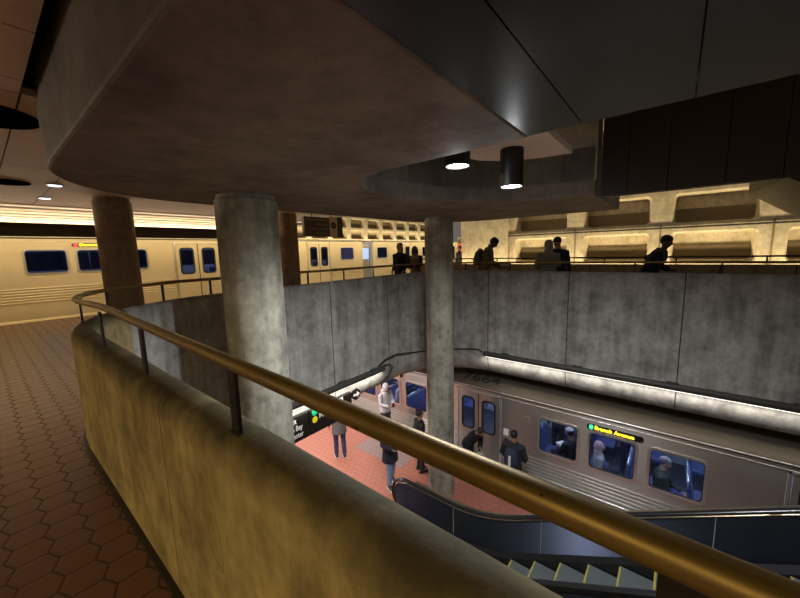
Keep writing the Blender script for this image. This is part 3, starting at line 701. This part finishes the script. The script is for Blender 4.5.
# ------------------------------------------------------------------ signs
# lower hanging sign under the left cove
t = thing('hanging_sign', 'black direction sign with green and yellow dots under the left cove', 'sign', (-4.965, 3.595, -1.4515)); t.scale = (.946, .946, .946)
SO = Vector((-5.25, 3.8, -1.62))
def s_l(y0, y1, z0, z1, mat, nm): return obj(nm, MB().box((-.04, y0-3.8, z0+1.62), (.04, y1-3.8, z1+1.62)), mat, t, bevel=.004)
s_l(2.2, 3.60, -1.92, -1.435, MT['signblack'], 'sign_panel'); s_l(3.62, 4.66, -1.92, -1.435, MT['signblack'], 'sign_panel'); s_l(4.66, 4.70, -1.92, -1.435, MT['signblack'], 'end_cap')
yv = (0, 1, 0); zv = (0, 0, 1)
for k, tx in enumerate(('Exit', 'on Bay', 'Center')):
    letters('lettering', tx, .145, MT['white'], t, (.043, 3.17-3.8, .105-.14*k), yv, zv, sx=.70)
for z, m in ((.12, 'greend'), (-.03, 'yellowd')):
    obj('line_dot', MB().tube([(.04, 3.735-3.8+.0, z), (.046, 3.735-3.8, z)], .062, 20), MT[m], t)
letters('lettering', 'Mt', .15, MT['white'], t, (.043, 3.83-3.8, .0), yv, zv)
letters('lettering', 'Pl', .14, MT['white'], t, (.043, 4.36-3.8, .12), yv, zv); letters('lettering', 'Ctr', .12, MT['white'], t, (.043, 4.40-3.8, -.03), yv, zv)
obj('arrow_disc', MB().tube([(.0, 4.84-3.8, .09), (.047, 4.84-3.8, .09)], .12, 24), MT['signblack'], t)
obj('arrow', MB().box((.047, 4.75-3.8, .07), (.052, 4.87-3.8, .11)).add([(.047, 4.85-3.8, .16), (.047, 4.85-3.8, .02), (.047, 4.935-3.8, .09), (.053, 4.85-3.8, .16), (.053, 4.85-3.8, .02), (.053, 4.935-3.8, .09)], [(0, 1, 2), (5, 4, 3), (0, 3, 4, 1), (1, 4, 5, 2), (2, 5, 3, 0)]), MT['white'], t)
# upper hanging brown sign
t = thing('overhead_sign', 'brown line-direction sign hanging from the tan ceiling behind the columns', 'sign', (-7.0, 5.4, 2.2))
obj('sign_panel', MB().box((-.05, -.36, -.27), (.05, .40, .20)), MT['signbrown'], t, bevel=.006)
obj('arrow_panel', MB().box((-.05, .40, -.27), (.05, .66, .23)), MT['tanceil'], t, bevel=.004)
obj('black_panel', MB().box((-.05, .66, -.27), (.05, .84, .24)), MT['signblack'], t, bevel=.004)
for y in (-.1, .5): obj('hanger', MB().tube([(0, y, .2), (0, y, .45)], .012, 8), MT['black'], t)
for k, (tx, m) in enumerate((('Shady Grove  Glenmont', 'signgrey'), ('Exit to street', 'signgrey'), ('Trains to Downtown', 'signgrey'), ('to Trains', 'signgrey'))):
    letters('lettering', tx, .068, MT[m], t, (.052, .34, .135-.108*k), yv, zv, align='RIGHT')
obj('line_dot', MB().tube([(.05, -.30, -.09), (.054, -.30, -.09)], .024, 14), MT['redd'], t)
obj('line_dot', MB().tube([(.05, .02, -.19), (.054, .02, -.19)], .026, 14), MT['orangel'], t)
obj('arrow_disc', MB().tube([(.05, .53, .02), (.055, .53, .02)], .085, 22), MT['signblack'], t)
obj('arrow', MB().box((.055, .49, .012), (.059, .57, .028)), MT['tanceil'], t)
# red poster and far panel beyond the slim column
t = thing('poster_case', 'tiny red lit poster case beyond the slim column on the upper platform', 'poster', (-8.9, 16.5, 0))
obj('case', MB().box((-.35, -.06, 0), (.55, .06, 2.2)), MT['paleboard'], t); obj('poster', MB().box((-.3, -.075, 1.35), (.5, -.062, 1.85)), MT['poster'], t)
obj('emblem', MB().tube([(.15, -.075, 2.0), (.15, -.062, 2.0)], .1, 16), MT['signblack'], t)

# ------------------------------------------------------------------ people
def rotx(a): return Matrix.Rotation(a, 3, 'X')
def remesh(o, vox):
    m = o.modifiers.new('fuse', 'REMESH'); m.mode = 'VOXEL'; m.voxel_size = vox; m.use_smooth_shade = True
    sm = o.modifiers.new('soften', 'SMOOTH'); sm.factor = .5; sm.iterations = 3
    return o
CM = {}
def cloth(name, c, rough=.85):
    k = (name, c)
    if k not in CM: CM[k] = plain(name, c, rough, var=.22, scale=14)
    return CM[k]
SKIN = {'light': (.52, .30, .21), 'mid': (.32, .17, .10), 'dark': (.10, .05, .032)}
def person(label, loc, facing, h=1.75, lean=0, head=(0, 0), arms=None, stride=(0, 0), sit=False, coat=(.02, .02, .025), coat_end=.86, coat_name='jacket',
           legs=(.02, .02, .03), shoes=(.02, .02, .02), sole=None, hair=(.015, .01, .008), hairstyle='short', skin='mid', hood=None, cap=None, vox=.013, bulk=1.0, pack=None, extra=None, sleeve=None, group=None):
    """facing: angle of the look direction in the XY plane, degrees; figure stands on loc"""
    t = thing('person', label, 'person', loc, R(facing)-PI/2, group)
    s = h/1.75; dz = -.47 if sit else 0
    def U(p):
        v = Vector(p)*s; piv = Vector((0, 0, .95*s)); v = piv + rotx(-R(lean)) @ (v-piv); v.z += dz*s; return v
    nk = Vector((0, .0, 1.50))
    def Hd(p):
        v = nk + Matrix.Rotation(R(head[1]), 3, 'Z') @ rotx(-R(head[0])) @ (Vector(p)-nk); return U(v)
    HM = Matrix.Rotation(R(head[1]), 3, 'Z') @ rotx(-R(head[0]))
    HM = rotx(-R(lean)) @ HM
    arms = arms or {}
    A = {}
    for sd in (-1, 1):
        e, hn = arms.get(sd, ((.25, -.03, 1.14), (.265, .06, .90)))
        A[sd] = [U((sd*.185, 0, 1.40)), U((sd*e[0], e[1], e[2])), U((sd*hn[0], hn[1], hn[2]))]
    L = {}
    for sd, st in ((-1, stride[0]), (1, stride[1])):
        if sit: L[sd] = [Vector((sd*.09, 0, .50))*s, Vector((sd*.12, .44, .50))*s, Vector((sd*.12, .42, .09))*s]
        else:
            L[sd] = [Vector((sd*.09, 0, .93))*s, Vector((sd*.095, st*.5+.035, .51))*s, Vector((sd*.10, st, .085+(.03 if st < -.1 else 0)))*s]
    # body
    mb = MB(); tz = [(.86, .12, .10), (.95, .155, .11), (1.08, .135, .10), (1.24, .15, .11), (1.36, .165, .105), (1.43, .12, .08), (1.48, .062, .06), (1.57, .055, .056)]
    mb.tube([U((0, (.0 if z < 1.45 else .01), z)) for z, a, b in tz], [(a*s, b*s) for z, a, b in tz], 16, upref=(0, 1, 0))
    mb.ell(Hd((0, .015, 1.645)), (.074*s, .092*s, .112*s), 18, 12, HM); mb.ell(Hd((0, .045, 1.585)), (.05*s, .055*s, .05*s), 12, 8, HM)
    mb.ell(Hd((0, .112, 1.625)), (.014*s, .02*s, .026*s), 8, 6, HM)
    for sd in (-1, 1): mb.ell(Hd((sd*.076, .005, 1.63)), (.012*s, .022*s, .032*s), 8, 6, HM)
    for sd in (-1, 1):
        sh, el, ha = A[sd]; mb.tube([sh, sh.lerp(el, .5), el, el.lerp(ha, .5), ha], [.052*s, .045*s, .037*s, .034*s, .026*s], 10)
        d = (ha-el).normalized(); side = Vector((0, 1, 0)); side = (side-d*side.dot(d)).normalized() if abs(d.y) < .9 else Vector((1, 0, 0)); nrm = d.cross(side)
        pc = ha + d*.05*s; fm = Matrix((side, nrm, d)).transposed(); mb.ell(pc, (.042*s, .018*s, .052*s), 10, 6, fm)
        for q, ln in enumerate((.062, .072, .068, .054)):
            b0 = pc + d*.035*s + side*(.028-.019*q)*s; m1 = b0 + (d*.6+nrm*.12*(-sd))*ln*s*.7; m2 = m1 + (d*.5+nrm*.5*(-sd))*ln*s*.5
            mb.tube([b0, m1, m2], [.0105*s, .0095*s, .0075*s], 6)
        b0 = ha + d*.02*s + side*.025*s; mb.tube([b0, b0+(side*.7+d*.5)*.04*s, b0+(side*.6+d*1.2)*.06*s], [.012*s, .0105*s, .008*s], 6)
        hp, kn, an = L[sd]; mb.tube([hp, hp.lerp(kn, .5), kn, kn.lerp(an, .35), an], [.085*s, .072*s, .053*s, .052*s, .036*s], 10)
        mb.tube([an+Vector((0, -.03, -.03))*s, an+Vector((0, .06, -.045))*s, an+Vector((0, .16, -.055))*s], [.035*s, .034*s, .024*s], 8)
    if sit: mb.tube([Vector((0, -.02, .44))*s, Vector((0, 0, .62))*s], [(.16*s, .13*s), (.15*s, .11*s)], 14, upref=(0, 1, 0))
    remesh(obj('body', mb, cloth('skin_'+skin, SKIN[skin], .55), t), vox)
    # trousers
    mb = MB()
    for sd in (-1, 1):
        hp, kn, an = L[sd]; mb.tube([hp, hp.lerp(kn, .5), kn, kn.lerp(an, .4), an+Vector((0, 0, .02))*s], [.098*s, .085*s, .069*s, .066*s, .060*s], 10)
    pz = .50 if sit else .93
    mb.tube([Vector((0, 0, pz-.05))*s, Vector((0, 0, pz+.04))*s, Vector((0, 0, pz+.14))*s], [(.15*s, .115*s), (.168*s, .125*s), (.15*s, .115*s)], 14, upref=(0, 1, 0))
    remesh(obj('trousers', mb, cloth('trouser_cloth', legs), t), vox)
    # shoes
    for sd in (-1, 1):
        an = L[sd][2]; g0 = an.z - .085*s; mb = MB()
        mb.tube([(an.x, an.y-.06*s, g0+.05*s), (an.x, an.y-.02*s, g0+.055*s), (an.x, an.y+.08*s, g0+.042*s), (an.x, an.y+.19*s, g0+.03*s)], [(.034*s, .045*s), (.042*s, .052*s), (.045*s, .038*s), (.028*s, .022*s)], 10)
        so = obj('shoe', mb, cloth('shoe_leather', shoes, .5), t, smooth=60)
        mb = MB().prism([(an.x+a*s, an.y+b*s) for a, b in ((-.04, -.08), (.04, -.08), (.052, .08), (.035, .20), (-.035, .20), (-.052, .08))], g0, g0+.018*s)
        obj('sole', mb, cloth('shoe_sole', sole or shoes), so)
    # coat
    mb = MB(); k = bulk
    cz = [(coat_end, .175, .135), (coat_end+.06, .18, .14), (1.0, .172, .135), (1.12, .165, .13), (1.26, .178, .138), (1.37, .188, .13), (1.44, .14, .10), (1.49, .085, .085)]
    if coat_end < .8: cz = [(coat_end, .20, .165), (.85, .185, .15)] + cz[2:]
    if sit: cz = [(.86, .175, .135)] + cz[2:]
    mb.tube([U((0, 0, z)) for z, a, b in cz], [(a*s*k, b*s*k) for z, a, b in cz], 18, upref=(0, 1, 0))
    jk = remesh(obj(coat_name, mb, cloth(coat_name+'_cloth', coat), t), vox)
    mb2 = MB() if sleeve else mb
    for sd in (-1, 1):
        sh, el, ha = A[sd]; mb2.tube([sh+(U((0, 0, 1.4))-sh)*.2, sh, sh.lerp(el, .5), el, el.lerp(ha, .5), el.lerp(ha, .95)], [.07*s*k, .078*s*k, .066*s*k, .06*s*k, .054*s*k, .046*s*k], 10)
    if sleeve: remesh(obj('sleeves', mb2, cloth('sleeve_cloth', sleeve), t), vox)
    else:
        me = bpy.data.meshes.new(coat_name); me.from_pydata(mb.v, [], mb.f); me.materials.append(jk.data.materials[0]); jk.data = me
    # hair, hood, cap
    mb = MB()
    if hood:
        mb.ell(Hd((0, -.012, 1.655)), (.105*s, .118*s, .135*s), 16, 10, HM); mb.tube([Hd((0, -.03, 1.46)), Hd((0, -.02, 1.56))], [(.11*s, .10*s), (.095*s, .09*s)], 12)
        o = remesh(obj('hood', mb, cloth('hood_cloth', hood), t), vox)
        f = MB().ell(Hd((0, .085, 1.63)), (.062*s, .045*s, .085*s), 14, 8, HM); obj('face', f, cloth('skin_'+skin, SKIN[skin], .55), o, smooth=60)
    elif hairstyle != 'bald':
        mb.ell(Hd((0, -.018, 1.672)), (.086*s, .098*s, .100*s), 16, 10, HM)
        if hairstyle == 'long':
            mb.tube([Hd((0, -.05, 1.70)), Hd((0, -.075, 1.58)), Hd((0, -.075, 1.42))], [(.08*s, .06*s), (.095*s, .055*s), (.08*s, .03*s)], 12)
            for sd in (-1, 1): mb.tube([Hd((sd*.07, .0, 1.70)), Hd((sd*.088, .01, 1.58)), Hd((sd*.08, .03, 1.43))], [.03*s, .032*s, .02*s], 8)
        if hairstyle == 'bun': mb.ell(Hd((0, -.07, 1.775)), (.045*s, .045*s, .04*s), 12, 8, HM)
        if hairstyle == 'ponytail': mb.tube([Hd((0, -.10, 1.70)), Hd((0, -.15, 1.60)), Hd((0, -.13, 1.45))], [.03*s, .032*s, .015*s], 8)
        remesh(obj('hair', mb, cloth('hair', hair, .6), t), vox)
    if cap:
        mb = MB().ell(Hd((0, -.005, 1.70)), (.092*s, .106*s, .085*s), 16, 10, HM)
        if cap[1]: mb.ell(Hd((0, .11, 1.70)), (.07*s, .07*s, .012*s), 14, 6, HM)
        remesh(obj('cap', mb, cloth('cap_cloth', cap[0]), t), vox)
    for sd in (-1, 1): obj('eye', MB().ell(Hd((sd*.03, .098, 1.655)), (.011*s, .008*s, .007*s), 8, 6, HM), MT['ink'], t)
    obj('mouth', MB().ell(Hd((0, .098, 1.585)), (.022*s, .008*s, .006*s), 8, 6, HM), cloth('lips', (.30, .10, .08)), t)
    if pack:
        # backpack worn on the back
        mb = MB().tube([U((0, -.20, 1.00)), U((0, -.23, 1.08)), U((0, -.23, 1.28)), U((0, -.19, 1.42))], [(.14*s, .07*s), (.16*s, .09*s), (.15*s, .085*s), (.10*s, .05*s)], 14, upref=(0, 1, 0))
        pk = remesh(obj('backpack', mb, cloth('backpack_cloth', pack[0]), t), vox)
        if len(pack) > 1:
            a, b = U((0, -.325, 1.04)), U((0, -.32, 1.30)); obj('stripe', MB().tube([a, b], [(.028*s, .006), (.028*s, .006)], 8, upref=(0, 1, 0)), cloth('pale_stripe', pack[1]), pk)
        for sd in (-1, 1): obj('strap', MB().tube([U((sd*.10, -.12, 1.10)), U((sd*.12, -.02, 1.46)), U((sd*.11, .14, 1.30)), U((sd*.13, .10, 1.08))], .014*s, 6), cloth('backpack_strap', tuple(x*.8 for x in pack[0])), pk)
    if extra: extra(t, U, Hd, A, s)
    return t
FWD = {-1: ((.24, .08, 1.16), (.10, .30, 1.12)), 1: ((.24, .08, 1.16), (.10, .30, 1.12))}
POCK = {-1: ((.235, -.06, 1.15), (.19, .10, .95)), 1: ((.235, -.06, 1.15), (.19, .10, .95))}
def phone(t, U, Hd, A, s):
    p = (A[-1][2]+A[1][2])/2 + Vector((0, .07, .04)); obj('phone', MB().box(p-Vector((.04, .006, .07)), p+Vector((.04, .006, .07))), MT['blackgloss'], t, bevel=.004)
def bag_at(col, off=(.30, .0, .85), sz=(.07, .16, .16)):
    def f(t, U, Hd, A, s):
        c = Vector(off)*s; mb = MB().tube([c-Vector((0, 0, sz[2])), c+Vector((0, 0, sz[2]*.4)), c+Vector((0, 0, sz[2]))], [(sz[0], sz[1]), (sz[0]*1.1, sz[1]*1.05), (sz[0]*.6, sz[1]*.8)], 12, upref=(0, 1, 0))
        b = remesh(obj('bag', mb, cloth('bag_cloth', col), t), .012); obj('handle', MB().tube([c+Vector((0, -.1, sz[2]*.9)), c+Vector((0, 0, sz[2]+.17)), c+Vector((0, .1, sz[2]*.9))], .012, 6), cloth('bag_cloth', col), b)
    return f
# upper level, across the well
person('person in a black puffy jacket, hands in pockets, facing the camera at the rail', (-6.27, 7.78, 0), -88, 1.75, arms=POCK, coat=(.012, .012, .014), coat_end=.84, bulk=.96, legs=(.012, .012, .02), skin='light', hair=(.03, .02, .015))
person('person with long dark hair in a tan coat with black sleeves, looking down', (-6.32, 8.6, 0), -75, 1.66, head=(22, 15), arms={-1: FWD[-1], 1: ((.25, .04, 1.14), (.12, .26, 1.05))}, coat=(.26, .19, .10), sleeve=(.02, .018, .016), coat_end=.55, coat_name='coat', legs=(.20, .15, .09), skin='dark', hairstyle='long', extra=phone)
person('person in dark clothes mostly hidden behind the slim grey column, near the tan coat', (-5.85, 8.75, 0), -130, 1.55, coat=(.03, .025, .022), legs=(.03, .03, .03), skin='mid')
def tote(t, U, Hd, A, s):
    p = A[1][2] + Vector((0, .10, .03)); remesh(obj('rolled_paper_bag', MB().ell(p, (.10, .17, .085), 14, 8), cloth('pale_bag', (.50, .38, .26)), t), .012)
person('person leaning forward in a tan jacket, holding a pale bag at the far rail', (-3.98, 8.5, 0), 30, 1.84, lean=14, head=(28, 0), arms={-1: ((.24, .12, 1.15), (.14, .34, 1.08)), 1: ((.24, .12, 1.15), (.14, .36, 1.10))}, coat=(.17, .13, .065), coat_end=.80, sleeve=(.10, .08, .045), bulk=1.1, legs=(.18, .14, .08), skin='dark', hairstyle='short', cap=((.015, .013, .012), False), pack=((.09, .08, .045),), extra=tote)
def fuzzy(t, U, Hd, A, s):
    hd = MB().tube([U((0, -.08, 1.36)), U((0, -.10, 1.46)), U((0, -.08, 1.53))], [(.13*s, .08*s), (.12*s, .07*s), (.07*s, .04*s)], 12, upref=(0, 1, 0)); remesh(obj('hood_fur', hd, cloth('fleece', (.24, .215, .16)), t), .013)
person('person seen from behind in a fuzzy grey-tan hood and pale trousers, far rail', (-2.28, 8.22, 0), 118, 1.66, arms={-1: ((.25, .06, 1.16), (.16, .22, 1.10)), 1: ((.25, .06, 1.16), (.16, .22, 1.10))}, coat=(.20, .18, .135), coat_end=.92, bulk=1.14, hood=(.25, .22, .165), legs=(.60, .50, .42), skin='light', extra=fuzzy)
person('person in black standing face to face behind the fuzzy grey-tan jacket', (-2.26, 8.95, 0), -58, 1.74, head=(15, -50), coat=(.012, .012, .013), bulk=1.1, legs=(.012, .012, .014), skin='mid', cap=((.01, .01, .01), True))
person('person all in black hurrying right along the far walkway, body bent forward', (-.44, 8.75, 0), -5, 1.72, lean=24, head=(-8, 0), stride=(-.34, .36), arms={-1: ((.27, -.2, 1.2), (.22, .02, 1.02)), 1: ((.25, .15, 1.18), (.16, .30, 1.18))}, coat=(.008, .008, .010), coat_end=.80, bulk=1.18, legs=(.01, .01, .013), skin='dark', cap=((.008, .008, .008), False))
person('tiny dark-clothed person standing before the red poster case far beyond', (-8.1, 14.6, 0), -120, 1.7, coat=(.02, .018, .02), legs=(.03, .03, .03), skin='mid')
# lower platform
person('person in a dark grey coat and navy jeans standing on red pavers, seen from behind', (-7.0, 5.8, LOW), 150, 1.80, coat=(.13, .13, .135), coat_end=.70, coat_name='coat', bulk=1.05, legs=(.035, .05, .12), shoes=(.05, .05, .06), sole=(.55, .52, .5), skin='light', stride=(0, -.08))
person('person in a navy coat and light blue jeans beside the escalator end', (-5.1, 5.75, LOW), -20, 1.72, coat=(.018, .022, .04), coat_end=.66, coat_name='coat', bulk=1.08, legs=(.22, .32, .48), shoes=(.03, .035, .06), sole=(.7, .68, .66), skin='mid', stride=(-.12, .12), arms=FWD)
person('person in a pale grey hooded sweatshirt looking at a phone by the train windows', (-6.62, 7.32, LOW), -8, 1.74, head=(24, 0), arms=FWD, coat=(.58, .55, .58), hood=(.60, .56, .58), coat_end=.86, coat_name='hoodie', bulk=1.05, legs=(.05, .05, .06), skin='mid', extra=phone)
person('person in black with a hair bun left of the slim column, lower platform', (-4.83, 6.62, LOW), 60, 1.66, coat=(.012, .012, .013), coat_end=.80, legs=(.02, .02, .024), skin='mid', hairstyle='bun', extra=bag_at((.02, .02, .022), (-.27, .1, .62), (.07, .14, .13)))
person('person in a black coat bowed over a pale bag in front of the train doors', (-3.78, 7.25, LOW), -20, 1.58, lean=38, head=(15, 0), arms={-1: ((.24, .16, 1.15), (.14, .34, .98)), 1: ((.24, .16, 1.15), (.14, .34, .98))}, coat=(.01, .01, .011), legs=(.02, .02, .02), skin='mid', bulk=1.1, extra=bag_at((.5, .45, .38), (.0, .45, .72), (.14, .1, .12)))
person('person with a white-striped navy backpack facing the train wall', (-2.55, 7.02, LOW), 95, 1.66, head=(10, 0), arms={-1: ((.27, .02, 1.14), (.22, .16, .98)), 1: ((.27, .02, 1.14), (.22, .16, .98))}, coat=(.02, .02, .023), bulk=1.12, legs=(.03, .03, .035), skin='mid', hair=(.01, .008, .008), pack=((.03, .035, .07), (.75, .75, .75)))
# passengers in the lower train
LF = LOW
pv = .02
person('seated passenger in black with a pale knitted cap, first window right of the doors', (-1.72, 8.62, LF), 150, 1.72, sit=True, head=(18, 0), arms=FWD, coat=(.014, .015, .018), legs=(.02, .02, .025), cap=((.50, .50, .54), False), skin='mid', vox=pv, extra=lambda t, U, Hd, A, s: obj('paper', MB().box(A[1][2]-Vector((.12, .0, .0)), A[1][2]+Vector((.10, .14, .06))), MT['white'], t))
person('standing passenger in dark clothes at the first window right of the doors', (-2.2, 9.4, LF), -100, 1.66, coat=(.02, .025, .035), legs=(.02, .02, .03), skin='dark', vox=pv)
person('seated passenger in a pink hood and patterned grey coat under the amber sign', (-1.10, 8.52, LF), 20, 1.62, sit=True, coat=(.36, .38, .36), hood=(.50, .34, .36), legs=(.04, .04, .06), skin='mid', vox=pv)
person('standing passenger in a navy coat at the middle window under the amber sign', (-.62, 9.5, LF), -60, 1.72, coat=(.03, .04, .10), legs=(.02, .02, .05), skin='dark', vox=pv)
person('seated passenger in olive puffer jacket, grey cap and blue trousers, right window', (.06, 8.52, LF), 0, 1.72, sit=True, head=(12, 0), arms={-1: ((.22, .12, 1.10), (.10, .34, 1.02)), 1: ((.22, .12, 1.10), (.10, .34, 1.02))}, coat=(.045, .06, .045), bulk=1.12, hair=(.14, .09, .28), hood=None, cap=((.33, .30, .34), False), legs=(.12, .11, .42), skin='light', vox=pv)
person('bald passenger in dark clothes sitting behind the window left of the slim column', (-5.70, 8.6, LF), 160, 1.75, sit=True, head=(14, 0), coat=(.02, .025, .05), legs=(.02, .03, .07), hairstyle='bald', skin='light', vox=pv)
person('dark-haired passenger standing at the left edge of the same window as the bald one', (-6.32, 9.25, LF), -40, 1.62, coat=(.02, .03, .06), legs=(.02, .02, .04), skin='mid', vox=pv)
person('passenger in a red coat sitting behind the pale hooded sweatshirt', (-6.70, 9.5, LF), 200, 1.70, sit=True, coat=(.55, .03, .06), legs=(.02, .02, .05), skin='mid', vox=pv)
person('passenger in pale grey sitting beside the red-coated passenger', (-7.2, 8.75, LF), 180, 1.70, sit=True, coat=(.42, .45, .5), legs=(.04, .05, .12), hair=(.35, .33, .3), skin='light', vox=pv)
